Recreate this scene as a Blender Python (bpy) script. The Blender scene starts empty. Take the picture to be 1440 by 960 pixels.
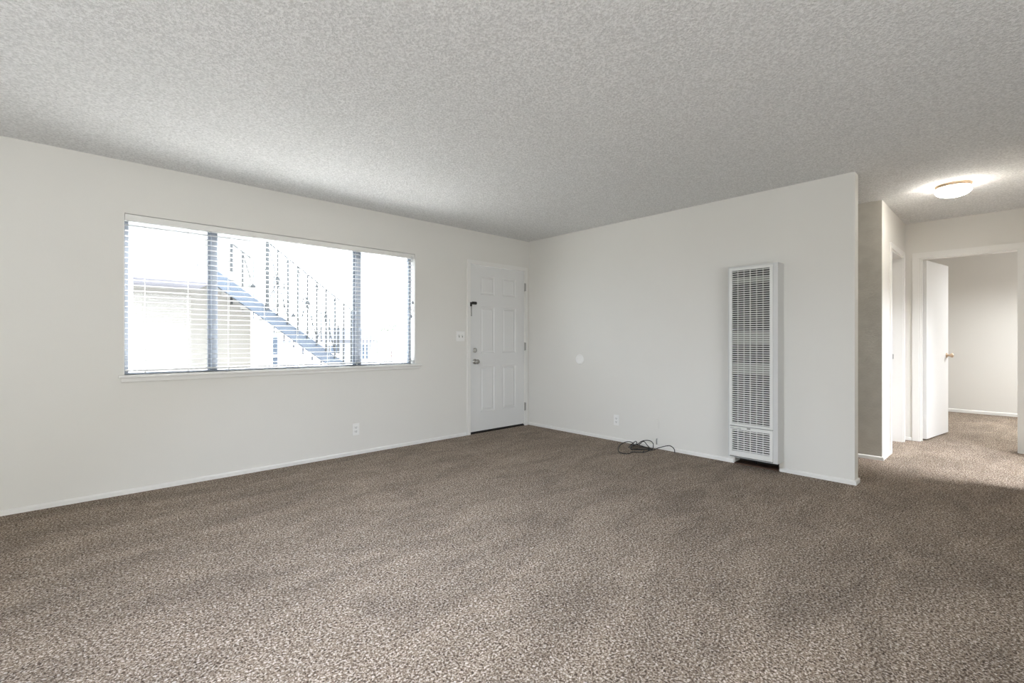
import bpy, bmesh, math, random
from mathutils import Vector, Matrix
random.seed(4)
C = bpy.context.scene
R = math.radians

# ------------------------------------------------------------------ camera
cam_d = bpy.data.cameras.new('camera')
cam = bpy.data.objects.new('camera', cam_d)
C.collection.objects.link(cam)
cam_d.sensor_width = 36.0
cam_d.lens = 660.9 / 1440 * 36
cam_d.shift_y = -2.0 / 1440
cam_d.clip_start = 0.02
cam.location = (0, 0, 1.1285)
cam.rotation_euler = (R(90), 0, R(47.04 - 90))
C.camera = cam

# ------------------------------------------------------------------ world (bright overcast sky)
w = bpy.data.worlds.new('sky'); C.world = w; w.use_nodes = True
bg = w.node_tree.nodes['Background']
bg.inputs[0].default_value = (0.82, 0.92, 1.0, 1)
bg.inputs[1].default_value = 8.0

# ------------------------------------------------------------------ view
C.view_settings.view_transform = 'Standard'
C.view_settings.look = 'None'
C.view_settings.gamma = 1
C.view_settings.use_curve_mapping = False
C.view_settings.exposure = 0.77

# ------------------------------------------------------------------ assumed daylight at solid walls out of view, plus added fill lights
def area(name, loc, aim, sx, sy, power, col=(1, 1, 1), spread=180):
    l = bpy.data.lights.new(name, 'AREA'); l.shape = 'RECTANGLE'; l.size = sx; l.size_y = sy
    l.energy = power; l.color = col; l.spread = R(spread)
    o = bpy.data.objects.new(name, l); C.collection.objects.link(o)
    o.location = loc
    o.rotation_euler = (Vector(aim) - Vector(loc)).to_track_quat('-Z', 'Y').to_euler()
    return o
area('assumed_patio_daylight', (0.6, -2.45, 1.05), (0.6, 0, 1.05), 2.3, 1.95, 38, (0.92, 0.97, 1.0))  # assumed daylight from behind the camera; area light before a solid wall
area('back_fill', (-1.5, -2.45, 1.25), (-1.5, 0, 1.25), 1.3, 1.5, 26, (0.92, 0.97, 1.0))  # added fill behind the camera, no known window here
area('side_up_fill', (-2.27, 1.6, 0.75), (-0.6, 1.9, 2.44), 1.9, 1.2, 33, (0.92, 0.96, 1.0))  # added fill aimed up to brighten the ceiling, no known window
area('room_fill', (-0.3, 1.4, 2.40), (1.45, 1.9, 0), 0.5, 0.5, 28, (0.79, 0.92, 1.16), spread=100)  # added fill brightening the near carpet, no known fixture
area('rear_fill', (-0.5, -0.6, 2.40), (-0.5, -0.6, 0), 0.5, 0.5, 13, (0.80, 0.92, 1.12), spread=120)  # added overhead fill behind the camera, no known fixture
area('assumed_bathroom_daylight', (5.1, -2.45, 1.45), (5.8, -0.1, 0.1), 0.9, 1.0, 12, (0.97, 0.98, 1.0))  # assumed daylight spilling into the hall; area light by a solid wall, no window
area('bathroom_fill', (5.55, -0.95, 2.40), (5.95, 0.30, 0), 0.8, 0.8, 40, (0.92, 0.96, 1.05), spread=95)  # added steep fill brightening the hall floor, no known skylight
area('assumed_bedroom_daylight', (8.9, -2.17, 1.6), (9.2, 0, 0.6), 1.8, 1.2, 30, (1.0, 0.99, 0.98))  # assumed bedroom daylight; area light set against an unbroken wall
area('bedroom_fill', (8.8, -0.9, 2.38), (8.7, 0.1, 0), 0.8, 0.8, 44, (0.95, 0.98, 1.02), spread=125)  # added steep fill for the bedroom floor, no known fixture
sun = bpy.data.lights.new('sun', 'SUN'); sun.energy = 36; sun.angle = R(1.5); sun.color = (1.0, 0.985, 0.95)
so = bpy.data.objects.new('sun', sun); C.collection.objects.link(so)
so.rotation_euler = Vector((-0.30, -0.60, -0.78)).to_track_quat('-Z', 'Y').to_euler()

# ------------------------------------------------------------------ materials
def mat(name, col, rough=0.6, metal=0.0, bump=None, vary=None, spec=0.5, sheen=0.0):
    m = bpy.data.materials.new(name); m.use_nodes = True
    nt = m.node_tree; N = nt.nodes; L = nt.links
    p = N['Principled BSDF']
    p.inputs['Base Color'].default_value = (*col, 1)
    p.inputs['Roughness'].default_value = rough
    p.inputs['Metallic'].default_value = metal
    p.inputs['Specular IOR Level'].default_value = spec
    p.inputs['Sheen Weight'].default_value = sheen
    g = N.new('ShaderNodeNewGeometry')
    if vary:                                   # (scale, other colour, amount)
        n = N.new('ShaderNodeTexNoise'); n.inputs['Scale'].default_value = vary[0]; n.inputs['Detail'].default_value = 3
        L.new(g.outputs['Position'], n.inputs['Vector'])
        r = N.new('ShaderNodeMapRange'); r.inputs[1].default_value = 0.35; r.inputs[2].default_value = 0.65
        r.inputs[4].default_value = vary[2]
        L.new(n.outputs['Fac'], r.inputs[0])
        x = N.new('ShaderNodeMix'); x.data_type = 'RGBA'
        x.inputs[6].default_value = (*col, 1); x.inputs[7].default_value = (*vary[1], 1)
        L.new(r.outputs[0], x.inputs[0]); L.new(x.outputs[2], p.inputs['Base Color'])
    if bump:                                   # (scale, strength, distance)
        n = N.new('ShaderNodeTexNoise'); n.inputs['Scale'].default_value = bump[0]; n.inputs['Detail'].default_value = 2
        L.new(g.outputs['Position'], n.inputs['Vector'])
        b = N.new('ShaderNodeBump'); b.inputs['Strength'].default_value = bump[1]; b.inputs['Distance'].default_value = bump[2]
        L.new(n.outputs['Fac'], b.inputs['Height']); L.new(b.outputs[0], p.inputs['Normal'])
    return m

def emit(name, col, strength):
    m = bpy.data.materials.new(name); m.use_nodes = True
    p = m.node_tree.nodes['Principled BSDF']
    p.inputs['Base Color'].default_value = (*col, 1)
    p.inputs['Emission Color'].default_value = (*col, 1)
    p.inputs['Emission Strength'].default_value = strength
    return m

M = {}
M['paint'] = mat('wall_paint', (0.785, 0.765, 0.715), 0.75, bump=(140, 0.12, 0.002), vary=(1.3, (0.77, 0.75, 0.70), 0.6), spec=0.25)
M['paper'] = mat('shaded_textured_paint', (0.55, 0.52, 0.455), 0.9, bump=(60, 0.5, 0.004), vary=(9, (0.48, 0.45, 0.39), 0.8), spec=0.1)  # rough wall texture; shade of the unlit recess is painted into the grey
M['trim'] = mat('trim_paint', (0.83, 0.815, 0.775), 0.5, bump=(90, 0.05, 0.001))
M['white'] = mat('white_door_paint', (0.775, 0.77, 0.75), 0.45, bump=(200, 0.04, 0.001))
M['plastic'] = mat('white_plastic', (0.88, 0.87, 0.84), 0.35, bump=(300, 0.02, 0.001))
M['slot'] = mat('dark_slot', (0.06, 0.055, 0.05), 0.6, bump=(200, 0.02, 0.001))
M['slat'] = mat('blind_white', (0.60, 0.60, 0.60), 0.45, bump=(60, 0.03, 0.001))
M['cord'] = mat('blind_cord', (0.75, 0.75, 0.74), 0.8, bump=(900, 0.2, 0.001))
M['alu'] = mat('window_aluminium', (0.20, 0.222, 0.26), 0.5, 0.0, bump=(120, 0.03, 0.001))
M['heater'] = mat('heater_enamel', (0.77, 0.765, 0.73), 0.4, bump=(150, 0.03, 0.001))
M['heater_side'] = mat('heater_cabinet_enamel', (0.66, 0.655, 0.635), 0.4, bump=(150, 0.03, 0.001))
M['baffle'] = mat('heater_inner_metal', (0.30, 0.295, 0.275), 0.45, 0.5, bump=(80, 0.1, 0.002))
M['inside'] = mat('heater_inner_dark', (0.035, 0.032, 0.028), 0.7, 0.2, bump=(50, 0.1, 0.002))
M['steel'] = mat('brushed_steel', (0.42, 0.41, 0.39), 0.28, 1.0, bump=(400, 0.05, 0.0005))
M['dark_steel'] = mat('dark_bronze', (0.045, 0.042, 0.04), 0.35, 0.8, bump=(300, 0.05, 0.0005))
M['brass'] = mat('warm_brushed_nickel', (0.66, 0.50, 0.36), 0.35, 0.8, bump=(300, 0.05, 0.0005))
M['rubber'] = mat('black_cable', (0.018, 0.017, 0.016), 0.5, bump=(500, 0.1, 0.0005))
M['wood'] = mat('dark_stained_wood', (0.09, 0.045, 0.025), 0.7, bump=(40, 0.3, 0.002), vary=(14, (0.05, 0.025, 0.015), 0.8))
M['smudge'] = mat('grey_putty', (0.30, 0.30, 0.29), 0.8, bump=(200, 0.1, 0.001))
M['print'] = mat('grey_print', (0.22, 0.22, 0.21), 0.6, bump=(300, 0.02, 0.0005))
M['shade'] = emit('lit_glass_shade', (1.0, 0.95, 0.88), 23.0)
M['stucco'] = mat('cream_stucco', (0.178, 0.170, 0.158), 0.9, bump=(40, 0.5, 0.005), vary=(2, (0.17, 0.163, 0.152), 0.7))
M['stringer'] = mat('blue_grey_steel_paint', (0.05, 0.061, 0.082), 0.7, bump=(60, 0.1, 0.002), vary=(4, (0.055, 0.067, 0.086), 0.7), spec=0.2)
M['hazed_stringer'] = mat('hazed_stringer_paint', (0.28, 0.28, 0.33), 0.8, bump=(60, 0.1, 0.002))  # stringer colour paled by painted-in window haze, reused on the fences
M['tread'] = mat('concrete_tread', (0.34, 0.33, 0.31), 0.9, bump=(70, 0.3, 0.003), vary=(12, (0.30, 0.29, 0.28), 0.7))
M['rail'] = mat('railing_metal', (0.015, 0.017, 0.02), 0.7, 0.0, bump=(120, 0.05, 0.001))
M['concrete'] = mat('concrete_walk', (0.20, 0.20, 0.20), 0.9, bump=(50, 0.3, 0.003), vary=(3, (0.18, 0.18, 0.18), 0.6))
M['roof'] = mat('grey_shingle', (0.12, 0.12, 0.14), 0.9, bump=(30, 0.5, 0.01))
M['house'] = mat('pale_house_stucco', (0.2, 0.2, 0.22), 0.9, bump=(40, 0.3, 0.004))
M['leaf'] = mat('shrub_leaf', (0.14, 0.16, 0.12), 0.8, bump=(30, 0.3, 0.004), vary=(8, (0.17, 0.18, 0.16), 0.8))

# glass: clear pane with a real reflection
m = bpy.data.materials.new('window_glass'); m.use_nodes = True
nt = m.node_tree; nt.nodes.clear()
o_ = nt.nodes.new('ShaderNodeOutputMaterial'); mx = nt.nodes.new('ShaderNodeMixShader')
tr = nt.nodes.new('ShaderNodeBsdfTransparent'); gl = nt.nodes.new('ShaderNodeBsdfGlossy'); fr = nt.nodes.new('ShaderNodeMath'); fr.operation = 'MULTIPLY_ADD'
lw = nt.nodes.new('ShaderNodeLayerWeight'); lw.inputs[0].default_value = 0.5; pw = nt.nodes.new('ShaderNodeMath'); pw.operation = 'POWER'
pw.inputs[1].default_value = 5; nt.links.new(lw.outputs['Facing'], pw.inputs[0]); nt.links.new(pw.outputs[0], fr.inputs[0])
tr.inputs[0].default_value = (0.98, 0.985, 0.985, 1); gl.inputs['Roughness'].default_value = 0.02; fr.inputs[1].default_value = 0.9; fr.inputs[2].default_value = 0.03
nt.links.new(fr.outputs[0], mx.inputs[0]); nt.links.new(tr.outputs[0], mx.inputs[1]); nt.links.new(gl.outputs[0], mx.inputs[2])
nt.links.new(mx.outputs[0], o_.inputs[0]); M['glass'] = m

# thin painted slats let a little light through
nt = M['slat'].node_tree; p_ = nt.nodes['Principled BSDF']; o_ = nt.nodes['Material Output']
tl = nt.nodes.new('ShaderNodeBsdfTranslucent'); tl.inputs[0].default_value = (0.9, 0.9, 0.9, 1); mx = nt.nodes.new('ShaderNodeMixShader')
mx.inputs[0].default_value = 0.2; nt.links.new(p_.outputs[0], mx.inputs[1]); nt.links.new(tl.outputs[0], mx.inputs[2]); nt.links.new(mx.outputs[0], o_.inputs[0])

# popcorn ceiling
def popcorn():
    m = mat('popcorn_ceiling', (0.76, 0.75, 0.73), 0.95, spec=0.1)
    nt = m.node_tree; N = nt.nodes; L = nt.links; p = N['Principled BSDF']
    g = N.new('ShaderNodeNewGeometry')
    n = N.new('ShaderNodeTexNoise'); n.inputs['Scale'].default_value = 92; n.inputs['Detail'].default_value = 4; n.inputs['Roughness'].default_value = 0.62
    L.new(g.outputs['Position'], n.inputs['Vector'])
    r = N.new('ShaderNodeMapRange'); r.inputs[1].default_value = 0.36; r.inputs[2].default_value = 0.62
    L.new(n.outputs['Fac'], r.inputs[0])
    b = N.new('ShaderNodeBump'); b.inputs['Strength'].default_value = 0.6; b.inputs['Distance'].default_value = 0.010
    L.new(r.outputs[0], b.inputs['Height']); L.new(b.outputs[0], p.inputs['Normal'])
    x = N.new('ShaderNodeMix'); x.data_type = 'RGBA'
    x.inputs[6].default_value = (0.74, 0.738, 0.722, 1); x.inputs[7].default_value = (0.985, 0.983, 0.97, 1)
    L.new(r.outputs[0], x.inputs[0]); L.new(x.outputs[2], p.inputs['Base Color'])
    return m
M['popcorn'] = popcorn()

# twisted-pile carpet
def carpet():
    m = mat('brown_pile_carpet', (0.3, 0.25, 0.2), 1.0, spec=0.08)
    nt = m.node_tree; N = nt.nodes; L = nt.links; p = N['Principled BSDF']
    p.inputs['Sheen Weight'].default_value = 0.05; p.inputs['Sheen Roughness'].default_value = 0.6
    p.inputs['Sheen Tint'].default_value = (0.9, 0.88, 0.88, 1)
    g = N.new('ShaderNodeNewGeometry')
    def noise(scale, detail, rough=0.5, dist=0.0, vec=None):
        n = N.new('ShaderNodeTexNoise'); n.inputs['Scale'].default_value = scale; n.inputs['Detail'].default_value = detail
        n.inputs['Roughness'].default_value = rough; n.inputs['Distortion'].default_value = dist
        L.new(vec or g.outputs['Position'], n.inputs['Vector']); return n
    tuft = noise(118, 3, 0.6, 0.6)
    r = N.new('ShaderNodeValToRGB'); L.new(tuft.outputs['Fac'], r.inputs[0])
    e = r.color_ramp.elements
    e[0].position = 0.34; e[0].color = (0.045, 0.030, 0.020, 1)
    e[1].position = 0.66; e[1].color = (0.68, 0.59, 0.51, 1)
    k = r.color_ramp.elements.new(0.46); k.color = (0.188, 0.136, 0.094, 1)
    k = r.color_ramp.elements.new(0.54); k.color = (0.345, 0.272, 0.203, 1)
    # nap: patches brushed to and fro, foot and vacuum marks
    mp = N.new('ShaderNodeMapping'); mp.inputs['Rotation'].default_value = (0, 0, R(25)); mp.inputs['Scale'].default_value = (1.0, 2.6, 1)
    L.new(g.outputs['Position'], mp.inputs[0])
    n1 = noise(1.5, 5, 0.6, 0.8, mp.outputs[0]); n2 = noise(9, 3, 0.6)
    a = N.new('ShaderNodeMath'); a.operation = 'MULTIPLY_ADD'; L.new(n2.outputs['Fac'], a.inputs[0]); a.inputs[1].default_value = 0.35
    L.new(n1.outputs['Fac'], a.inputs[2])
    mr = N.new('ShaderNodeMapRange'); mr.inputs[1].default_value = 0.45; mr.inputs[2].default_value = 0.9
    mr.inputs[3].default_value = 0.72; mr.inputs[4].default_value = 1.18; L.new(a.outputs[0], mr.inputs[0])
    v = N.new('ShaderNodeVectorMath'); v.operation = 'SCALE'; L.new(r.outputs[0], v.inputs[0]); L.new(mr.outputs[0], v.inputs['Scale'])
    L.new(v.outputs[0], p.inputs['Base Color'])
    b = N.new('ShaderNodeBump'); b.inputs['Strength'].default_value = 0.7; b.inputs['Distance'].default_value = 0.012
    L.new(tuft.outputs['Fac'], b.inputs['Height']); L.new(b.outputs[0], p.inputs['Normal'])
    return m
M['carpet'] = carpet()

# ------------------------------------------------------------------ mesh helpers
def add_box(bm, x0, x1, y0, y1, z0, z1, mtx=None):
    vs = [Vector((x, y, z)) for x in (x0, x1) for y in (y0, y1) for z in (z0, z1)]
    if mtx: vs = [mtx @ v for v in vs]
    v = [bm.verts.new(p) for p in vs]
    for f in ((0, 1, 3, 2), (4, 6, 7, 5), (0, 4, 5, 1), (2, 3, 7, 6), (0, 2, 6, 4), (1, 5, 7, 3)):
        bm.faces.new([v[i] for i in f])

def box(*a, mtx=None, bev=0.0, seg=2):
    bm = bmesh.new(); add_box(bm, *a, mtx=mtx)
    if bev:
        bmesh.ops.bevel(bm, geom=bm.edges[:], offset=bev, segments=seg, affect='EDGES', profile=0.5)
    return bm

def add_cyl(bm, p0, p1, r0, r1=None, n=16):
    r1 = r0 if r1 is None else r1
    p0, p1 = Vector(p0), Vector(p1); q = (p1 - p0).to_track_quat('Z', 'Y').to_matrix()
    A, B = [], []
    for i in range(n):
        t = 2 * math.pi * i / n; d = q @ Vector((math.cos(t), math.sin(t), 0))
        A.append(bm.verts.new(p0 + d * r0)); B.append(bm.verts.new(p1 + d * r1))
    for i in range(n):
        bm.faces.new((A[i], A[(i + 1) % n], B[(i + 1) % n], B[i]))
    bm.faces.new(A[::-1]); bm.faces.new(B)

def add_lathe(bm, prof, org, axis, n=32):
    """prof: (radius, distance along axis) pairs"""
    q = Vector(axis).to_track_quat('Z', 'Y').to_matrix(); org = Vector(org); rings = []
    for r, h in prof:
        if r < 1e-6: rings.append([bm.verts.new(org + q @ Vector((0, 0, h)))])
        else: rings.append([bm.verts.new(org + q @ Vector((r * math.cos(2 * math.pi * i / n), r * math.sin(2 * math.pi * i / n), h))) for i in range(n)])
    for a, b in zip(rings, rings[1:]):
        if len(a) == 1 and len(b) == 1: continue
        for i in range(n):
            j = (i + 1) % n
            if len(a) == 1: bm.faces.new((a[0], b[j], b[i]))
            elif len(b) == 1: bm.faces.new((a[i], a[j], b[0]))
            else: bm.faces.new((a[i], a[j], b[j], b[i]))

def add_tube(bm, pts, r, n=8, sub=6):
    P = [Vector(p) for p in pts]; S = []
    for i in range(len(P) - 1):                # Catmull-Rom
        a, b, c, d = P[max(i - 1, 0)], P[i], P[i + 1], P[min(i + 2, len(P) - 1)]
        for k in range(sub):
            t = k / sub
            S.append(0.5 * ((2 * b) + (c - a) * t + (2 * a - 5 * b + 4 * c - d) * t * t + (3 * b - a - 3 * c + d) * t ** 3))
    S.append(P[-1]); rings = []; up = Vector((0.3, 0.2, 1)).normalized()
    for i, s in enumerate(S):
        t = (S[min(i + 1, len(S) - 1)] - S[max(i - 1, 0)]).normalized()
        u = (up - t * up.dot(t)).normalized(); up = u; v_ = t.cross(u)
        rings.append([bm.verts.new(s + (u * math.cos(2 * math.pi * k / n) + v_ * math.sin(2 * math.pi * k / n)) * r) for k in range(n)])
    for a, b in zip(rings, rings[1:]):
        for k in range(n): bm.faces.new((a[k], a[(k + 1) % n], b[(k + 1) % n], b[k]))
    bm.faces.new(rings[0][::-1]); bm.faces.new(rings[-1])

def add_prism(bm, poly, axis, a, b):
    """poly of 2-D points extruded along axis (0,1,2) from a to b"""
    def P(p, c):
        q = list(p); q.insert(axis, c); return q
    A = [bm.verts.new(P(p, a)) for p in poly]; B = [bm.verts.new(P(p, b)) for p in poly]; n = len(poly)
    for i in range(n): bm.faces.new((A[i], A[(i + 1) % n], B[(i + 1) % n], B[i]))
    bm.faces.new(A[::-1]); bm.faces.new(B)

def obj(name, bm, m, parent=None, smooth=False, recalc=True):
    if recalc: bmesh.ops.recalc_face_normals(bm, faces=bm.faces[:])
    me = bpy.data.meshes.new(name); bm.to_mesh(me); bm.free()
    me.materials.append(M[m] if isinstance(m, str) else m)
    if smooth:
        for f in me.polygons: f.use_smooth = True
    o = bpy.data.objects.new(name, me); C.collection.objects.link(o)
    if parent:
        o.parent = parent; o.matrix_parent_inverse = Matrix.Translation(-parent.location)
    return o

def tag(o, label, cat, group=None, kind=None):
    o['label'] = label; o['category'] = cat
    if group: o['group'] = group
    if kind: o['kind'] = kind
    return o

def thing(name, label, cat, loc, group=None, kind=None):
    o = bpy.data.objects.new(name, None); C.collection.objects.link(o); o.location = loc
    o.empty_display_size = 0.05
    return tag(o, label, cat, group, kind)

def struct(name, bm, m, label, cat):
    return tag(obj(name, bm, m), label, cat, kind='structure')

H = 2.44
YW = 4.446      # inner face of the window wall
XH = 4.446      # inner face of the heater wall
YH = 0.859      # hall wall
XE = 6.896      # end wall of the hall
YR = -0.13      # other side of the hall

def wall(name, ax, c0, c1, u0, u1, holes, m, label, z0=0, z1=H):
    """wall between planes c0 and c1 along axis ax, spanning u0..u1, with rectangular holes (ua, ub, za, zb)"""
    us = sorted({u0, u1, *[h[0] for h in holes], *[h[1] for h in holes]})
    zs = sorted({z0, z1, *[h[2] for h in holes], *[h[3] for h in holes]})
    def solid(i, j):
        if i < 0 or j < 0 or i >= len(us) - 1 or j >= len(zs) - 1: return False
        u, z = (us[i] + us[i + 1]) / 2, (zs[j] + zs[j + 1]) / 2
        return not any(h[0] < u < h[1] and h[2] < z < h[3] for h in holes)
    bm = bmesh.new(); cache = {}
    def V(c, u, z):
        k = (round(c, 5), round(u, 5), round(z, 5))
        if k not in cache: cache[k] = bm.verts.new((c, u, z) if ax == 0 else (u, c, z))
        return cache[k]
    for i in range(len(us) - 1):
        for j in range(len(zs) - 1):
            if not solid(i, j): continue
            a, b, p, q = us[i], us[i + 1], zs[j], zs[j + 1]
            bm.faces.new((V(c0, a, p), V(c0, b, p), V(c0, b, q), V(c0, a, q)))
            bm.faces.new((V(c1, a, p), V(c1, a, q), V(c1, b, q), V(c1, b, p)))
            if not solid(i - 1, j): bm.faces.new((V(c0, a, p), V(c0, a, q), V(c1, a, q), V(c1, a, p)))
            if not solid(i + 1, j): bm.faces.new((V(c0, b, p), V(c1, b, p), V(c1, b, q), V(c0, b, q)))
            if not solid(i, j - 1): bm.faces.new((V(c0, a, p), V(c1, a, p), V(c1, b, p), V(c0, b, p)))
            if not solid(i, j + 1): bm.faces.new((V(c0, a, q), V(c0, b, q), V(c1, b, q), V(c1, a, q)))
    return struct(name, bm, m, label, 'wall')

# ------------------------------------------------------------------ room shell
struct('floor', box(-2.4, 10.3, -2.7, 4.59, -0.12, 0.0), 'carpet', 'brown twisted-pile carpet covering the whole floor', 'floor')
struct('ceiling', box(-2.4, 10.3, -2.7, 4.59, H, H + 0.12), 'popcorn', 'off-white popcorn textured ceiling', 'ceiling')

WX0, WX1, WZ0, WZ1 = 0.262, 2.708, 0.872, 2.062
DX0, DX1, DZ = 3.455, 4.368, 2.045
wall('wall_left', 1, YW, YW + 0.14, -2.4, 4.556, [(WX0, WX1, WZ0, WZ1), (DX0 - 0.006, DX1 + 0.004, 0, DZ)], 'paint',
     'off-white wall with the wide window and the front door')
wall('wall_right', 0, XH, XH + 0.11, YH, YW, [(1.395, 1.765, 0.0, 0.30)], 'paint',
     'plain off-white wall carrying the tall wall heater')
wall('wall_niche', 0, 5.537, 5.60, YH + 0.003, 2.6, [], 'paper', 'rough wall with shade painted into its grey, seen past the end of the heater wall')
wall('wall_niche_back', 1, 2.5, 2.6, 4.556, 5.537, [], 'paint', 'plain wall closing the recess behind the heater wall')
D2X0, D2X1 = 5.975, 6.715
wall('wall_hall', 1, YH, YH + 0.10, 5.539, XE, [(D2X0, D2X1, 0, 2.045)], 'paint', 'bright white side wall of the hallway with a doorway')
D3Y0, D3Y1 = -0.018, 0.742
wall('wall_hall_end', 0, XE, XE + 0.11, YR - 2.4, 2.6, [(D3Y0, D3Y1, 0, 2.04)], 'paint', 'hallway end wall around the open bedroom doorway')
wall('wall_hall_side', 1, YR - 0.1, YR, 4.446, XE, [(5.30, 6.62, 0, 2.04)], 'paint', 'near side wall of the hallway with an assumed bright doorway')  # doorway assumed from the light falling across the hall floor
wall('wall_kitchen', 0, XH, XH + 0.11, -2.6, YR - 0.1, [], 'paint', 'plain wall behind and right of the camera')
wall('wall_back', 1, -2.6, -2.5, -2.4, 7.0, [], 'paint', 'solid wall behind the camera with the frame of an assumed patio door')  # no opening here, the assumed patio door is only a frame
wall('wall_outer', 0, -2.4, -2.3, -2.5, YW, [], 'paint', 'wall at the far left behind the camera')
wall('wall_bedroom_far', 0, 10.13, 10.25, -2.3, 2.6, [], 'paint', 'white far wall of the bedroom beyond the open door')
wall('wall_bedroom_left', 1, 2.5, 2.6, XE + 0.11, 10.13, [], 'paint', 'bedroom wall to the left of the doorway')
wall('wall_bedroom_right', 1, -2.3, -2.2, XE + 0.11, 10.13, [], 'paint', 'solid bedroom wall with the frame of an assumed window')  # unbroken wall, the assumed window is only a frame mounted on it

def frame_x(name, x0, x1, z0, z1, y, label):
    bm = bmesh.new(); t = 0.05
    add_box(bm, x0 - t, x0, y, y + 0.05, z0 - t, z1 + t); add_box(bm, x1, x1 + t, y, y + 0.05, z0 - t, z1 + t)
    add_box(bm, x0, x1, y, y + 0.05, z1, z1 + t); add_box(bm, x0, x1, y, y + 0.05, z0 - t, z0)
    return struct(name, bm, 'trim', label, 'window')
frame_x('assumed_patio_frame', -0.55, 1.75, 0.075, 2.025, -2.5, 'white frame of an assumed patio door on the solid wall behind the camera')  # added around the assumed daylight; solid wall behind, no patio door
frame_x('assumed_bedroom_frame', 7.8, 9.6, 0.8, 2.0, -2.2, 'white frame of an assumed bedroom window on a solid wall')  # frame only, added round the area light; the wall has no opening

# baseboards: a low board with a rounded top, prism in the wall's cross section
def base_x(name, x0, x1, yface, sgn, label, h=0.036):     # board along x on a wall whose face is yface; sgn = direction into the room
    bm = bmesh.new(); t = 0.012 * sgn; y = yface
    add_prism(bm, [(y, 0), (y + t, 0), (y + t, h * 0.72), (y + t * 0.55, h * 0.92), (y, h)], 0, x0, x1)
    return struct(name, bm, 'trim', label, 'baseboard')
def base_y(name, y0, y1, xface, sgn, label, h=0.036):
    bm = bmesh.new(); t = 0.012 * sgn; x = xface
    add_prism(bm, [(x, 0), (x + t, 0), (x + t, h * 0.72), (x + t * 0.55, h * 0.92), (x, h)], 1, y0, y1)
    return struct(name, bm, 'trim', label, 'baseboard')
base_x('baseboard_left', -2.3, 3.40, YW, -1, 'low white baseboard under the wide window')
base_y('baseboard_right', 1.772, YW, XH, -1, 'low white baseboard left of the wall heater')
base_y('baseboard_right_end', YH, 1.388, XH, -1, 'short white baseboard right of the wall heater')
base_x('baseboard_wall_end', XH - 0.0121, XH + 0.122, YH, -1, 'tiny white baseboard wrapping the free end of the heater wall')
base_y('baseboard_niche', YH + 0.0, 2.5, 5.537, -1, 'thin white baseboard along the shaded recessed wall')
base_x('baseboard_hall', 5.525, D2X0 - 0.055, YH, -1, 'white baseboard left of the hallway doorway')
base_y('baseboard_hall_end', D3Y1 + 0.06, YH, XE, -1, 'tiny baseboard in the hallway corner')
base_y('baseboard_bedroom', -2.2, 2.5, 10.13, -1, 'white baseboard along the far bedroom wall', 0.05)

# ------------------------------------------------------------------ window
win = thing('window_1', 'wide three-pane sliding window behind the white blind', 'window', ((WX0 + WX1) / 2, YW + 0.1, WZ0), kind='structure')
FY0, FY1 = YW + 0.085, YW + 0.125
bm = bmesh.new()
add_box(bm, WX0, WX1, FY0, FY1, WZ1 - 0.035, WZ1); add_box(bm, WX0, WX1, FY0, FY1, WZ0, WZ0 + 0.012)
add_box(bm, WX0, WX0 + 0.035, FY0, FY1, WZ0 + 0.012, WZ1 - 0.035); add_box(bm, WX1 - 0.035, WX1, FY0, FY1, WZ0 + 0.012, WZ1 - 0.035)
obj('window_frame', bm, 'alu', win)
MX1, MX2 = (0.827, 0.872), (2.073, 2.130)
for a, b in (MX1, MX2):
    bm = box(a, b, FY0 - 0.006, FY1, WZ0 + 0.012, WZ1 - 0.035, bev=0.003, seg=1)
    add_box(bm, a - 0.022, a, FY0 + 0.02, FY1 - 0.008, WZ0 + 0.012, WZ1 - 0.035)
    obj('mullion', bm, 'alu', win)
for a, b in ((WX0 + 0.035, MX1[0] - 0.022), (MX1[1], MX2[0] - 0.022), (MX2[1], WX1 - 0.035)):
    obj('pane', box(a, b, FY0 + 0.022, FY0 + 0.027, WZ0 + 0.012, WZ1 - 0.035), 'glass', win)
# sill board with nosing and the apron under it
obj('window_sill', box(0.232, 2.772, YW - 0.036, YW + 0.084, WZ0 - 0.021, WZ0 - 0.0, bev=0.004), 'trim', win)
obj('sill_apron', box(0.247, 2.757, YW - 0.014, YW, WZ0 - 0.052, WZ0 - 0.021, bev=0.003), 'trim', win)
# white liner of the reveal
bm = bmesh.new()
add_box(bm, WX0, WX0 + 0.006, YW - 0.001, FY0, WZ0, WZ1); add_box(bm, WX1 - 0.006, WX1, YW - 0.001, FY0, WZ0, WZ1)
add_box(bm, WX0, WX1, YW + 0.004, FY0, WZ1 - 0.004, WZ1)
obj('reveal_liner', bm, 'trim', win)

# ------------------------------------------------------------------ venetian blind
SX0, SX1 = WX0 + 0.012, WX1 - 0.012
SY = YW + 0.036
bl = thing('venetian_blind', 'white horizontal slat blind filling the wide window', 'blind', ((SX0 + SX1) / 2, SY, WZ0))
obj('head_rail', box(SX0 - 0.004, SX1 + 0.004, YW + 0.006, YW + 0.06, WZ1 - 0.052, WZ1 - 0.007, bev=0.002, seg=1), 'trim', bl)
z_top, z_bot, ns = WZ1 - 0.083, WZ0 + 0.063, 27
def slat_bm(z):
    bm = bmesh.new(); n = 6; W2 = 0.0215; t = 0.0018
    top, bot = [], []
    for i in range(n + 1):
        u = -W2 + 2 * W2 * i / n
        c = 0.0015 * (1 - (u / W2) ** 2)
        top.append((SY + u, z + c + t / 2 - u * 0.03)); bot.append((SY + u, z + c - t / 2 - u * 0.03))
    add_prism(bm, top + bot[::-1], 0, SX0, SX1)
    return bm
for i in range(ns):
    obj('slat', slat_bm(z_top + (z_bot - z_top) * i / (ns - 1)), 'slat', bl)
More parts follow.
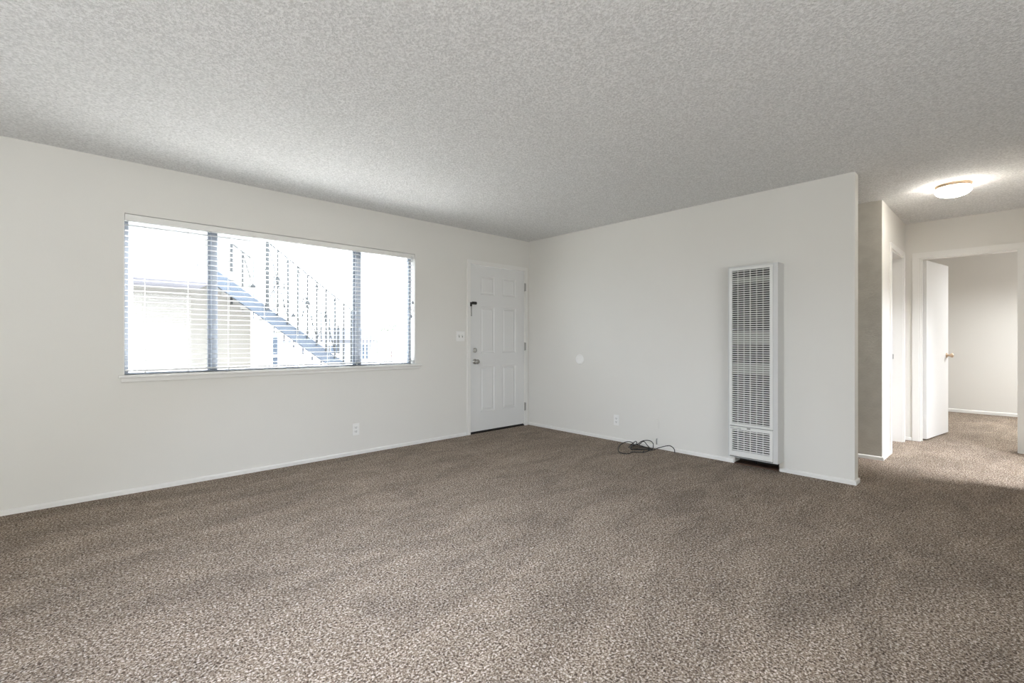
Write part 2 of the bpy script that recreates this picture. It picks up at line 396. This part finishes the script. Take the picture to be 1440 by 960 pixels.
obj('bottom_rail', box(SX0, SX1, SY - 0.020, SY + 0.020, WZ0 + 0.026, WZ0 + 0.036, bev=0.003), 'slat', bl)
for x in (0.39, 0.662, 0.943, 1.221, 1.495, 1.775, 2.059, 2.312, 2.593):
    bm = bmesh.new()
    for dy in (-0.0208, 0.0208):
        add_cyl(bm, (x, SY + dy, WZ0 + 0.02), (x, SY + dy, WZ1 - 0.05), 0.0009, n=6)
    for i in range(ns):
        z = z_top + (z_bot - z_top) * i / (ns - 1) - 0.003
        add_cyl(bm, (x, SY - 0.0205, z), (x, SY + 0.0205, z), 0.0006, n=4)
    add_cyl(bm, (x, SY - 0.008, WZ0 + 0.011), (x, SY - 0.008, WZ0 + 0.0205), 0.006, n=10)
    obj('ladder_cord', bm, 'cord', bl)
for x, z in ((2.655, 1.40), (2.672, 1.55)):
    bm = bmesh.new(); add_cyl(bm, (x, YW - 0.004, z), (x, YW - 0.002, WZ1 - 0.03), 0.0012, n=6)
    pc = obj('lift_cord', bm, 'alu', bl)
    bm = bmesh.new(); add_lathe(bm, [(0, 0), (0.008, 0.002), (0.009, 0.02), (0.003, 0.034), (0, 0.036)], (x, YW - 0.004, z - 0.034), (0, 0, 1), 12)
    obj('cord_tassel', bm, 'alu', pc, True)

# ------------------------------------------------------------------ six-panel front door
fd = thing('door_1', 'white six-panel front door in the corner of the room', 'door', ((DX0 + DX1) / 2, YW, 0), kind='structure')
# casing
bm = bmesh.new()
cw = 0.046
add_box(bm, DX0 - cw, DX0, YW - 0.013, YW, 0, DZ + cw - 0.004); add_box(bm, DX1, DX1 + cw, YW - 0.013, YW, 0, DZ + cw - 0.004)
add_box(bm, DX0, DX1, YW - 0.013, YW, DZ - 0.003, DZ + cw - 0.004)
obj('door_casing', bm, 'trim', fd)
bm = bmesh.new()
add_box(bm, DX0 - 0.006, DX0 + 0.006, YW - 0.0, YW + 0.14, 0, DZ); add_box(bm, DX1 - 0.006, DX1 + 0.004, YW - 0.0, YW + 0.14, 0, DZ)
add_box(bm, DX0, DX1, YW, YW + 0.14, DZ - 0.006, DZ)
obj('door_jamb', bm, 'trim', fd)
obj('gap_strip', box(DX0 + 0.006, DX1 - 0.006, YW + 0.018, YW + 0.04, 0.012, 0.035), 'rubber', fd)  # dark strip added to stop light leaking under the slab
obj('threshold', box(DX0 + 0.006, DX1 - 0.006, YW + 0.002, YW + 0.14, 0.0, 0.012), 'dark_steel', fd)

def panel_door(x0, x1, z0, z1, yf, th, panels):
    """slab facing -y with raised, moulded panels"""
    bm = bmesh.new(); cache = {}
    xs = sorted({x0, x1, *[p[0] for p in panels], *[p[1] for p in panels]})
    zs = sorted({z0, z1, *[p[2] for p in panels], *[p[3] for p in panels]})
    def V(x, y, z):
        k = (round(x, 5), round(y, 5), round(z, 5))
        if k not in cache: cache[k] = bm.verts.new((x, y, z))
        return cache[k]
    for i in range(len(xs) - 1):
        for j in range(len(zs) - 1):
            a, b, c, d = xs[i], xs[i + 1], zs[j], zs[j + 1]
            if any(abs(p[0] - a) < 1e-6 and abs(p[1] - b) < 1e-6 and abs(p[2] - c) < 1e-6 and abs(p[3] - d) < 1e-6 for p in panels):
                steps = [(0, 0), (0.010, 0.009), (0.020, 0.009), (0.036, 0.002)]
                rings = [(a + s, b - s, c + s, d - s, yf + dy) for s, dy in steps]
                for r0, r1 in zip(rings, rings[1:]):
                    q0 = [V(r0[0], r0[4], r0[2]), V(r0[1], r0[4], r0[2]), V(r0[1], r0[4], r0[3]), V(r0[0], r0[4], r0[3])]
                    q1 = [V(r1[0], r1[4], r1[2]), V(r1[1], r1[4], r1[2]), V(r1[1], r1[4], r1[3]), V(r1[0], r1[4], r1[3])]
                    for k in range(4): bm.faces.new((q0[k], q0[(k + 1) % 4], q1[(k + 1) % 4], q1[k]))
                r = rings[-1]; bm.faces.new([V(r[0], r[4], r[2]), V(r[1], r[4], r[2]), V(r[1], r[4], r[3]), V(r[0], r[4], r[3])])
            else:
                bm.faces.new([V(a, yf, c), V(b, yf, c), V(b, yf, d), V(a, yf, d)])
    yb = yf + th
    B = [bm.verts.new(p) for p in ((x0, yb, z0), (x1, yb, z0), (x1, yb, z1), (x0, yb, z1))]
    bm.faces.new(B[::-1])
    def col(fixed, lst, ax):
        return [V(*( (fixed, yf, t) if ax else (t, yf, fixed))) for t in lst]
    bm.faces.new(col(z0, xs, 0)[::-1] + [B[0], B[1]]); bm.faces.new(col(z1, xs, 0) + [B[2], B[3]])
    bm.faces.new(col(x0, zs, 1) + [B[3], B[0]]); bm.faces.new(col(x1, zs, 1)[::-1] + [B[1], B[2]])
    return bm
pn = []
for a, b in ((3.622, 3.845), (3.978, 4.208)):
    pn += [(a, b, 1.685, 1.915), (a, b, 0.968, 1.535), (a, b, 0.255, 0.803)]
slab = obj('door_slab', panel_door(3.4665, 4.358, 0.026, 2.033, YW + 0.004, 0.042, pn), 'white', fd)
KX = 3.531
bm = bmesh.new()
add_lathe(bm, [(0, 0), (0.031, 0), (0.031, 0.006), (0.024, 0.011), (0.013, 0.014), (0.012, 0.03), (0.018, 0.036), (0.027, 0.046), (0.028, 0.056), (0.022, 0.066), (0, 0.068)], (KX, YW + 0.004, 0.870), (0.05, -1, 0), 28)
obj('door_knob', bm, 'steel', slab, True)
bm = bmesh.new()
add_lathe(bm, [(0, 0), (0.029, 0), (0.029, 0.008), (0.022, 0.013), (0, 0.014)], (KX, YW + 0.004, 1.006), (0, -1, 0), 28)
add_box(bm, KX - 0.004, KX + 0.004, YW - 0.027, YW - 0.009, 0.990, 1.022)
obj('deadbolt', bm, 'steel', slab)
for z in (1.827, 1.044, 0.251):
    bm = bmesh.new()
    add_cyl(bm, (4.366, YW - 0.006, z - 0.05), (4.366, YW - 0.006, z + 0.05), 0.0075, n=12)
    add_cyl(bm, (4.366, YW - 0.006, z - 0.056), (4.366, YW - 0.006, z + 0.056), 0.0045, n=10)
    add_box(bm, 4.352, 4.380, YW - 0.0145, YW - 0.0125, z - 0.05, z + 0.05)
    obj('hinge', bm, 'steel', fd)
# swing-bar door guard: keeper on the slab, hinged bar hanging from the casing
bm = box(3.487, 3.553, YW - 0.008, YW + 0.004, 1.556, 1.590, bev=0.003)
add_box(bm, 3.500, 3.545, YW - 0.024, YW - 0.008, 1.566, 1.578)
obj('guard_keeper', bm, 'dark_steel', slab)
gd = obj('guard_hinge', box(3.445, 3.463, YW - 0.032, YW - 0.013, 1.530, 1.580, bev=0.003), 'dark_steel', fd)
bm = bmesh.new()
for x in (3.4555, 3.4625): add_cyl(bm, (x, YW - 0.022, 1.532), (x + 0.003, YW - 0.020, 1.425), 0.0028, n=8)
add_lathe(bm, [(0, -0.008), (0.007, -0.005), (0.0085, 0), (0.007, 0.005), (0, 0.008)], (3.462, YW - 0.02, 1.421), (0, 0, 1), 12)
obj('guard_bar', bm, 'steel', gd, True)

# ------------------------------------------------------------------ wall plates
def screw(bm, p, n):
    add_lathe(bm, [(0, 0.0016), (0.003, 0.001), (0.0036, 0)], p, n, 10)
sw = thing('light_switch', 'white double light switch plate on the wall left of the front door', 'light switch', (3.315, YW, 1.174))
obj('switch_plate', box(3.255, 3.375, YW - 0.006, YW, 1.116, 1.232, bev=0.003), 'plastic', sw)
for x in (3.292, 3.338):
    bm = bmesh.new(); add_box(bm, x - 0.0055, x + 0.0055, YW - 0.0068, YW - 0.0055, 1.160, 1.188); s = obj('toggle_slot', bm, 'slot', sw)
    bm = bmesh.new(); add_prism(bm, [(YW - 0.0065, 1.172), (YW - 0.020, 1.181), (YW - 0.019, 1.187), (YW - 0.0065, 1.184)], 0, x - 0.0042, x + 0.0042)
    obj('toggle', bm, 'plastic', s)

def outlet(name, label, wallax, c, z):
    """duplex outlet; wallax 1: on the window wall at x=c, wallax 0: on the heater wall at y=c"""
    W = YW if wallax == 1 else XH
    def T(a, b, d0, d1, z0, z1):                     # d measured into the room
        return (c + a, c + b, W - d1, W - d0, z + z0, z + z1) if wallax == 1 else (W - d1, W - d0, c + a, c + b, z + z0, z + z1)
    t = thing(name, label, 'outlet', (c, W, z) if wallax == 1 else (W, c, z))
    obj('cover_plate', box(*T(-0.035, 0.035, 0, 0.006, -0.058, 0.058), bev=0.0025), 'plastic', t)
    for dz in (0.0195, -0.0195):
        s = obj('receptacle', box(*T(-0.0165, 0.0165, 0.005, 0.008, dz - 0.0145, dz + 0.0145), bev=0.003), 'plastic', t)
        bm = bmesh.new()
        add_box(bm, *T(-0.0085, -0.0055, 0.0075, 0.0084, dz - 0.004, dz + 0.008)); add_box(bm, *T(0.0055, 0.0085, 0.0075, 0.0084, dz - 0.004, dz + 0.008))
        add_box(bm, *T(-0.003, 0.003, 0.0075, 0.0084, dz - 0.011, dz - 0.006))
        obj('slot', bm, 'slot', s)
    return t
outlet('wall_outlet', 'white duplex outlet low on the wall under the window', 1, 2.033, 0.248)
outlet('wall_outlet', 'white duplex outlet low on the heater wall, left of the coiled cable', 0, 3.054, 0.233)

bp = thing('blank_cover_plate', 'painted-over blank plate low on the wall above the coiled cable', 'cover plate', (XH, 2.57, 0.255))
obj('plate', box(XH - 0.006, XH, 2.535, 2.605, 0.198, 0.314, bev=0.0025), 'paint', bp)
for z in (0.297, 0.214):
    bm = bmesh.new(); screw(bm, (XH - 0.006, 2.57, z), (-1, 0, 0)); obj('plate_screw', bm, 'paint', bp)
bm = bmesh.new()
add_lathe(bm, [(0, 0.007), (0.048, 0.006), (0.058, 0.003), (0.061, 0)], (XH, 3.580, 0.898), (-1, 0, 0), 40)
rc = thing('round_cover_plate', 'small round white cover disc on the plain wall', 'cover plate', (XH, 3.580, 0.898))
obj('disc', bm, 'plastic', rc, True)
for y in (3.565, 3.595):
    bm = bmesh.new(); screw(bm, (XH - 0.0065, y, 0.898), (-1, 0, 0)); obj('disc_screw', bm, 'plastic', rc)
bm = bmesh.new(); add_tube(bm, [(XH + 0.01, 2.556, 0.098), (XH - 0.006, 2.556, 0.096), (XH - 0.010, 2.555, 0.075), (XH - 0.011, 2.553, 0.044)], 0.006)
tag(obj('cable_stub', bm, 'smudge', smooth=True), 'short grey wire stub coming out of the wall behind the coiled cable', 'cable')

# hallway switch
hs = thing('hall_light_switch', 'narrow white switch plate on the bright hallway wall before the doorway', 'light switch', (5.76, YH, 1.18))
obj('switch_plate', box(5.725, 5.795, YH - 0.006, YH, 1.122, 1.238, bev=0.0025), 'plastic', hs)
bm = bmesh.new(); add_prism(bm, [(YH - 0.005, 1.172), (YH - 0.018, 1.185), (YH - 0.017, 1.190), (YH - 0.005, 1.188)], 0, 5.756, 5.764)
obj('toggle', bm, 'plastic', hs)

# ------------------------------------------------------------------ wall heater
HX = 4.296                      # front of the cabinet flange
HY0, HY1, HZ0, HZ1 = 1.358, 1.765, 0.090, 1.779
ht = thing('wall_heater', 'tall white louvred gas wall heater on the off-white wall', 'heater', (HX + 0.07, (HY0 + HY1) / 2, HZ0))
GY0, GY1 = 1.394, 1.752         # grille panel
# cabinet: open-fronted box of sheet metal with a narrow front flange
bm = bmesh.new()
add_box(bm, HX, XH, HY0, HY0 + 0.004, HZ0, HZ1); add_box(bm, HX, XH, HY1 - 0.004, HY1, HZ0, HZ1)
add_box(bm, HX, XH, HY0 + 0.004, HY1 - 0.004, HZ1 - 0.004, HZ1)
add_box(bm, HX, XH, HY0 + 0.004, HY1 - 0.004, HZ0, HZ0 + 0.004)
add_box(bm, HX, HX + 0.004, HY0 + 0.004, GY0, HZ0 + 0.004, HZ1 - 0.004)
add_box(bm, HX, HX + 0.004, GY1, HY1 - 0.004, HZ0 + 0.004, HZ1 - 0.004)
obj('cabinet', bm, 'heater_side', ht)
bm = bmesh.new(); add_box(bm, XH - 0.03, XH - 0.004, HY0 + 0.006, HY1 - 0.006, HZ0 + 0.006, HZ1 - 0.006)
add_box(bm, HX + 0.02, XH - 0.03, GY0 - 0.004, GY0 + 0.002, HZ0 + 0.006, HZ1 - 0.006)
add_box(bm, HX + 0.02, XH - 0.03, GY1 - 0.002, GY1 + 0.004, HZ0 + 0.006, HZ1 - 0.006)
obj('firebox', bm, 'inside', ht)
bm = bmesh.new()
bm.free()
for a, b, c, d, e in ((0.012, 0.02, 0.004, 1.63, 1.68), (0.012, 0.01, 0.02, 1.10, 1.20), (0.014, 0.01, 0.02, 0.83, 0.92)):
    obj('baffle', box(HX + a, HX + a + 0.004, GY0 + b, GY1 - c, d, e), 'baffle', ht)
def grille(name, z0, z1, rz0, rz1, parent):
    """frame z0..z1, louvred field rz0..rz1"""
    fx0, fx1 = HX - 0.012, HX + 0.004; fw = 0.024
    bm = bmesh.new()
    add_box(bm, fx0, fx1, GY0, GY0 + fw, z0, z1); add_box(bm, fx0, fx1, GY1 - fw, GY1, z0, z1)
    add_box(bm, fx0, fx1, GY0 + fw, GY1 - fw, z0, rz0); add_box(bm, fx0, fx1, GY0 + fw, GY1 - fw, rz1, z1)
    a, b = GY0 + fw, GY1 - fw
    n = round((rz1 - rz0) / 0.0187)
    p = (rz1 - rz0) / n
    for i in range(n):                                # louvres: pressed strips leaning outwards
        zc = rz0 + (i + 0.5) * p
        add_prism(bm, [(fx0 + 0.001, zc - 0.0046), (fx0 + 0.0022, zc - 0.0052), (fx0 + 0.0088, zc + 0.0030), (fx0 + 0.0076, zc + 0.0038)], 1, a, b)
    for k in range(1, 6):
        y = a + (b - a) * k / 6; hw = 0.0022 if k != 3 else 0.003
        add_box(bm, fx0 - 0.0005, fx0 + 0.003, y - hw, y + hw, rz0, rz1)
    return obj(name, bm, 'heater', parent)
ug = grille('upper_grille', 0.372, 1.762, 0.392, 1.742, ht)
lg = grille('lower_grille', 0.104, 0.366, 0.150, 0.338, ht)
bm = box(HX - 0.016, HX - 0.011, 1.572, 1.600, 0.352, 0.362, bev=0.001, seg=1)
obj('latch', bm, 'print', lg)
bm = box(HX - 0.008, HX + 0.003, GY0, GY1, 1.763, 1.777, bev=0.002, seg=1)
obj('top_lip', bm, 'heater_side', ht)
fc = bpy.data.curves.new('maker_name', 'FONT'); fc.body = 'WILLIAMS'; fc.size = 0.019; fc.extrude = 0.0004; fc.align_x = 'LEFT'
fo = bpy.data.objects.new('maker_name', fc); C.collection.objects.link(fo)
bpy.context.view_layer.update()
me = bpy.data.meshes.new_from_object(fo.evaluated_get(bpy.context.evaluated_depsgraph_get()))
bpy.data.objects.remove(fo)
ln = max(v.co.x for v in me.vertices)
for v in me.vertices:
    x, y, z = v.co; v.co = (HX - 0.0125 - z, 1.742 - x * 0.092 / ln, 0.343 + y)
me.materials.clear(); me.materials.append(M['print'])
mo = bpy.data.objects.new('maker_name', me); C.collection.objects.link(mo)
mo.parent = ht; mo.matrix_parent_inverse = Matrix.Translation(-ht.location)
# hole in the wall behind and the stained board on the floor under the heater
struct('trim_2', box(XH - 0.02, XH + 0.108, 1.397, 1.763, 0.0, 0.012), 'wood', 'dark stained board on the floor under the wall heater', 'trim')
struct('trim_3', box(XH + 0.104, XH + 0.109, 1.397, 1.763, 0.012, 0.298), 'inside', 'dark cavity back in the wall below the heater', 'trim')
bm = bmesh.new(); add_tube(bm, [(XH + 0.06, 1.60, 0.012), (XH + 0.055, 1.60, 0.05), (XH + 0.02, 1.60, 0.07), (XH - 0.04, 1.60, 0.092)], 0.009)
obj('gas_pipe', bm, 'dark_steel', ht, True)

# ------------------------------------------------------------------ coiled cable on the carpet
bm = bmesh.new(); r = 0.0042
P = [
 [(4.32, 2.79, 0.008), (4.36, 2.737, 0.024), (4.36, 2.69, 0.063), (4.36, 2.631, 0.084), (4.36, 2.58, 0.085), (4.36, 2.551, 0.065), (4.36, 2.549, 0.034), (4.36, 2.563, 0.006), (4.30, 2.62, 0.005), (4.23, 2.70, 0.005)],
 [(4.36, 2.72, 0.02), (4.365, 2.666, 0.067), (4.36, 2.62, 0.038), (4.35, 2.58, 0.006), (4.28, 2.56, 0.005)],
 [(4.36, 2.78, 0.01), (4.37, 2.80, 0.030), (4.37, 2.835, 0.036), (4.36, 2.877, 0.028), (4.32, 2.910, 0.006), (4.17, 2.842, 0.005), (4.03, 2.745, 0.005), (3.985, 2.675, 0.005), (4.01, 2.618, 0.005), (4.10, 2.63, 0.005), (4.17, 2.56, 0.005), (4.25, 2.587, 0.006)],
 [(4.221, 2.732, 0.006), (4.33, 2.787, 0.010), (4.37, 2.755, 0.016), (4.37, 2.684, 0.012), (4.344, 2.587, 0.006), (4.34, 2.546, 0.005)],
 [(4.181, 2.694, 0.010), (4.246, 2.619, 0.012), (4.33, 2.556, 0.010), (4.39, 2.58, 0.008)],
 [(4.181, 2.694, 0.006), (4.262, 2.75, 0.013), (4.36, 2.770, 0.018), (4.37, 2.70, 0.016), (4.36, 2.631, 0.010), (4.30, 2.59, 0.010), (4.22, 2.65, 0.008), (4.19, 2.70, 0.010)],
 [(4.167, 2.548, 0.005), (4.25, 2.54, 0.007), (4.34, 2.53, 0.008), (4.36, 2.473, 0.037), (4.36, 2.381, 0.070), (4.36, 2.344, 0.066), (4.36, 2.317, 0.043), (4.36, 2.312, 0.008)],
 [(4.36, 2.743, 0.020), (4.36, 2.746, 0.049), (4.36, 2.761, 0.053), (4.36, 2.785, 0.032), (4.33, 2.80, 0.010), (4.24, 2.76, 0.008)],
 [(4.24, 2.74, 0.014), (4.30, 2.69, 0.016), (4.34, 2.62, 0.015), (4.36, 2.56, 0.006)],
]
for pts in P: add_tube(bm, pts, r)
tag(obj('coiled_cable', bm, 'rubber', smooth=True), 'loose tangle of thin black cable lying on the carpet against the wall', 'cable')

# ------------------------------------------------------------------ hallway ceiling light
LX, LY = 5.43, 0.365
cl = thing('ceiling_light', 'small round flush ceiling light glowing in the hallway', 'ceiling light', (LX, LY, H))
bm = bmesh.new()
add_lathe(bm, [(0, 0), (0.118, 0), (0.119, -0.010), (0.112, -0.014), (0.114, -0.024), (0.106, -0.028), (0.0, -0.028)], (LX, LY, H), (0, 0, 1), 48)
obj('metal_pan', bm, 'brass', cl, True)
bm = bmesh.new()
add_lathe(bm, [(0.0, -0.0285), (0.104, -0.0285)] + [(0.118 * math.cos(t), -0.048 - 0.056 * math.sin(t)) for t in [R(a) for a in range(-18, 90, 9)]] + [(0, -0.104)], (LX, LY, H), (0, 0, 1), 48)
obj('glass_shade', bm, 'shade', cl, True)

# ------------------------------------------------------------------ hallway doorways
d2 = thing('door_2', 'closed flat white door in the side wall of the hallway', 'door', ((D2X0 + D2X1) / 2, YH, 0), kind='structure')
bm = bmesh.new(); cw = 0.055
add_box(bm, D2X0 - cw, D2X0, YH - 0.013, YH, 0, 2.045 + cw); add_box(bm, D2X1, D2X1 + cw, YH - 0.013, YH, 0, 2.045 + cw)
add_box(bm, D2X0, D2X1, YH - 0.013, YH, 2.045, 2.045 + cw)
obj('door_casing', bm, 'trim', d2)
bm = bmesh.new()
add_box(bm, D2X0, D2X0 + 0.015, YH, YH + 0.145, 0, 2.045); add_box(bm, D2X1 - 0.015, D2X1, YH, YH + 0.145, 0, 2.045)
add_box(bm, D2X0 + 0.015, D2X1 - 0.015, YH, YH + 0.145, 2.03, 2.045)
obj('door_jamb', bm, 'trim', d2)
s2 = obj('door_slab', box(D2X0 + 0.018, D2X1 - 0.018, YH + 0.104, YH + 0.139, 0.012, 2.027, bev=0.002, seg=1), 'white', d2)
bm = bmesh.new()
add_lathe(bm, [(0, 0), (0.028, 0), (0.028, 0.005), (0.012, 0.010), (0.011, 0.025), (0.024, 0.038), (0.024, 0.050), (0, 0.058)], (D2X0 + 0.075, YH + 0.104, 0.95), (0, -1, 0), 24)
obj('door_knob', bm, 'steel', s2, True)
bm = bmesh.new(); add_box(bm, D2X1 - 0.016, D2X1 - 0.0165, YH + 0.078, YH + 0.100, 0.918, 0.972)
obj('strike_plate', bm, 'steel', d2)

d3 = thing('door_3', 'flat white bedroom door standing open at the end of the hallway', 'door', (XE + 0.11, D3Y1, 0), kind='structure')
bm = bmesh.new(); cw = 0.058
add_box(bm, XE - 0.013, XE, D3Y0 - cw, D3Y0, 0, 2.04 + cw); add_box(bm, XE - 0.013, XE, D3Y1, D3Y1 + cw, 0, 2.04 + cw)
add_box(bm, XE - 0.013, XE, D3Y0, D3Y1, 2.04, 2.04 + cw)
obj('door_casing', bm, 'trim', d3)
bm = bmesh.new()
add_box(bm, XE, XE + 0.11, D3Y0, D3Y0 + 0.012, 0, 2.04); add_box(bm, XE, XE + 0.11, D3Y1 - 0.012, D3Y1, 0, 2.04)
add_box(bm, XE, XE + 0.11, D3Y0 + 0.012, D3Y1 - 0.012, 2.028, 2.04)
add_box(bm, XE + 0.03, XE + 0.065, D3Y1 - 0.024, D3Y1 - 0.012, 0, 2.028)
obj('door_jamb', bm, 'trim', d3)
piv = Vector((XE + 0.122, D3Y1 - 0.014, 0)); ang = R(-9.5)
T3 = Matrix.Translation(piv) @ Matrix.Rotation(ang, 4, 'Z')
s3 = obj('door_slab', box(0.004, 0.755, -0.038, -0.003, 0.014, 2.024, mtx=T3, bev=0.0015, seg=1), 'white', d3)
for side, yy in ((-1, -0.038), (1, -0.003)):
    bm = bmesh.new()
    o = T3 @ Vector((0.692, yy, 0.945)); ax = (T3.to_3x3() @ Vector((0, side, 0)))
    add_lathe(bm, [(0, 0), (0.030, 0), (0.030, 0.005), (0.013, 0.010), (0.011, 0.028), (0.024, 0.040), (0.026, 0.052), (0.020, 0.062), (0, 0.064)], o, ax, 24)
    obj('door_knob', bm, 'brass', s3, True)
for z in (0.29, 1.80):
    bm = bmesh.new()
    add_cyl(bm, (piv.x - 0.004, piv.y + 0.001, z - 0.045), (piv.x - 0.004, piv.y + 0.001, z + 0.045), 0.006, n=10)
    add_box(bm, XE + 0.075, piv.x - 0.004, D3Y1 - 0.0145, D3Y1 - 0.0115, z - 0.045, z + 0.045)
    obj('hinge', bm, 'plastic', d3)

# ------------------------------------------------------------------ outside the window
struct('ground', box(-12, 40, YW + 0.14, 45, -0.35, -0.15), 'concrete', 'pale concrete walkway outside the window', 'ground')
nb = thing('neighbour_building', 'cream stucco building wall seen through the left of the blind', 'building', (-1, 8.4, -0.15))
obj('wall', box(-6.0, 2.03, 8.2, 12, -0.15, 3.25), 'stucco', nb)
obj('roof', box(-6.1, 2.13, 8.1, 12.1, 3.25, 3.35), 'roof', nb)

def stair_z(x): return 1.623 - (x - 1.883) * (1.623 - 0.826) / (2.961 - 1.883)      # top edge of the stringer
ys0, ys1 = 7.0, 8.05
st = thing('outdoor_staircase', 'outdoor concrete stairs with blue-grey stringer behind the middle window pane', 'staircase', (2.9, 7.5, -0.15))
for y0, y1, up, th in ((ys0, ys0 + 0.06, 0.0, 0.20), (ys1, ys1 + 0.06, 0.17, 0.12)):
    bm = bmesh.new()
    xe = 1.883 + (1.623 + up + 0.15) / 0.7393
    add_prism(bm, [(1.30, stair_z(1.30) + up), (xe, -0.15), (xe - th * 1.35, -0.15), (1.30, stair_z(1.30) + up - th)], 1, y0, y1)
    obj('stringer', bm, 'stringer', st)
obj('hazed_stringer', box(0.30, 1.30, ys0, ys1 + 0.06, 1.86, 2.06), 'hazed_stringer', st)  # upper end of the stringer, its haze painted as a paler slab
k = 0; x = 1.34
while stair_z(x + 0.13) > 0.05:
    z = stair_z(x + 0.05) + 0.03
    bm = box(x, x + 0.29, ys0 + 0.06, ys1, z - 0.05, z, bev=0.006, seg=1)
    obj('tread', bm, 'tread', st); x += 0.25
for (xa, xb) in ((0.4, 0.5),):
    obj('post', box(xa, xb, ys0 + 0.02, ys0 + 0.12, -0.15, 1.86), 'hazed_stringer', st)

def railing(label, y, x0, n, step, xs_x, topf, botf, th=0.013):
    t = thing('stair_railing', label, 'railing', (x0 + n * step / 2, y, botf(x0 + n * step)), 'railings of the outdoor stairs')
    X = [x0 + i * step for i in range(n + 1)]
    bm = bmesh.new(); add_cyl(bm, (X[0], y, topf(X[0])), (X[-1], y, topf(X[-1])), th * 0.8, n=8); obj('handrail', bm, 'rail', t)
    for i, xx in enumerate(X):
        h = th * (1.5 if i in (0, n) else 0.8)
        obj('baluster', box(xx - h, xx + h, y - h, y + h, botf(xx), topf(xx)), 'rail', t)
    for i in xs_x:                                     # crossed bars with a knuckle
        a, b = X[i], X[i + 2] if i + 2 <= n else X[-1]
        zt = topf(a), topf(b); zb = botf(a) + 0.10, botf(b) + 0.10
        bm = bmesh.new()
        add_cyl(bm, (a, y, zt[0] - 0.02), (b, y, zb[1]), th * 0.6, n=6); add_cyl(bm, (a, y, zb[0]), (b, y, zt[1] - 0.02), th * 0.6, n=6)
        obj('cross_bar', bm, 'rail', t)
        c = ((a + b) / 2, y, (zt[0] + zt[1] + zb[0] + zb[1]) / 4)
        bm = bmesh.new(); add_lathe(bm, [(0, -0.02), (0.028, -0.014), (0.038, 0), (0.028, 0.014), (0, 0.02)], c, (0, 1, 0), 14)
        obj('knuckle', bm, 'rail', t)
railing('thin dark stair railing with crossed bars on the near side of the stairs', ys0 - 0.03, 1.927, 9, 0.1335, (0, 3, 5),
        lambda x: stair_z(x) + 0.88, lambda x: stair_z(x) - 0.05)
railing('thin dark stair railing on the far side of the stairs', ys1 + 0.09, 1.75, 11, 0.15, (1, 5),
        lambda x: stair_z(x) + 0.88, lambda x: stair_z(x) - 0.05, 0.009)

# low picket gate under the stairs, lower fence to the right
pf = thing('picket_fence', 'dark low picket fence under the outdoor stairs', 'fence', (3.9, 12.0, -0.15), 'fences outside the window')
for i in range(12):
    xx = 3.36 + i * 0.13
    h = 0.05 if i == 1 else 0.022
    obj('picket', box(xx - h, xx + h, 11.98, 12.02, -0.15, 1.22 - 0.02 * (i % 3)), 'stringer' if i == 1 else 'hazed_stringer', pf)
obj('fence_rail', box(3.30, 4.85, 11.96, 12.04, 0.72, 0.79), 'hazed_stringer', pf)
pf = thing('picket_fence', 'pale fence outside, seen behind the right window pane', 'fence', (5.3, 10.0, -0.15), 'fences outside the window')
for i in range(16):
    xx = 4.62 + i * 0.085
    obj('picket', box(xx - 0.012, xx + 0.012, 9.99, 10.01, -0.15, 1.30), 'hazed_stringer', pf)
bm = bmesh.new(); add_box(bm, 4.58, 5.94, 9.98, 10.02, 1.28, 1.33); add_box(bm, 4.58, 5.94, 9.98, 10.02, 0.62, 0.66); obj('fence_rail', bm, 'hazed_stringer', pf)

hb = thing('distant_house', 'pale low house with a grey gable roof far outside the window', 'house', (8.7, 20, -0.15))
obj('wall', box(7.3, 10.2, 20, 24, -0.15, 1.15), 'house', hb)
bm = bmesh.new(); add_prism(bm, [(7.0, 1.12), (10.5, 1.12), (9.6, 1.65), (7.9, 1.65)], 1, 19.7, 24.3); obj('roof', bm, 'roof', hb)
for x in (7.8, 9.2):
    obj('window', box(x, x + 0.6, 19.97, 20.0, 0.3, 0.9), 'stringer', hb)

def shrub(x, y, r, h, label):
    bm = bmesh.new(); rnd = random.Random(int(x * 100))
    for i in range(900):
        a = rnd.uniform(0, 6.283); u = rnd.uniform(0, 1) ** 0.5; z = rnd.uniform(0, 1)
        rr = r * u * math.sin(math.pi * (0.15 + 0.8 * z)) 
        c = Vector((x + rr * math.cos(a), y + rr * math.sin(a), -0.15 + h * z))
        q = Vector((rnd.uniform(-1, 1), rnd.uniform(-1, 1), rnd.uniform(-.6, 1))).normalized(); s = rnd.uniform(0.03, 0.06)
        t = q.orthogonal().normalized(); b = q.cross(t)
        bm.faces.new([bm.verts.new(c + t * s), bm.verts.new(c + b * s * 0.5), bm.verts.new(c - t * s), bm.verts.new(c - b * s * 0.5)])
    t_ = thing('shrub', label, 'shrub', (x, y, -0.15))
    obj('foliage', bm, 'leaf', t_, recalc=False)
    bm = bmesh.new(); add_cyl(bm, (x, y, -0.16), (x, y, h * 0.5), 0.03, 0.015, 8); obj('stem', bm, 'wood', t_)
shrub(6.2, 11.4, 0.8, 1.7, 'loose green shrub outside behind the right end of the window')
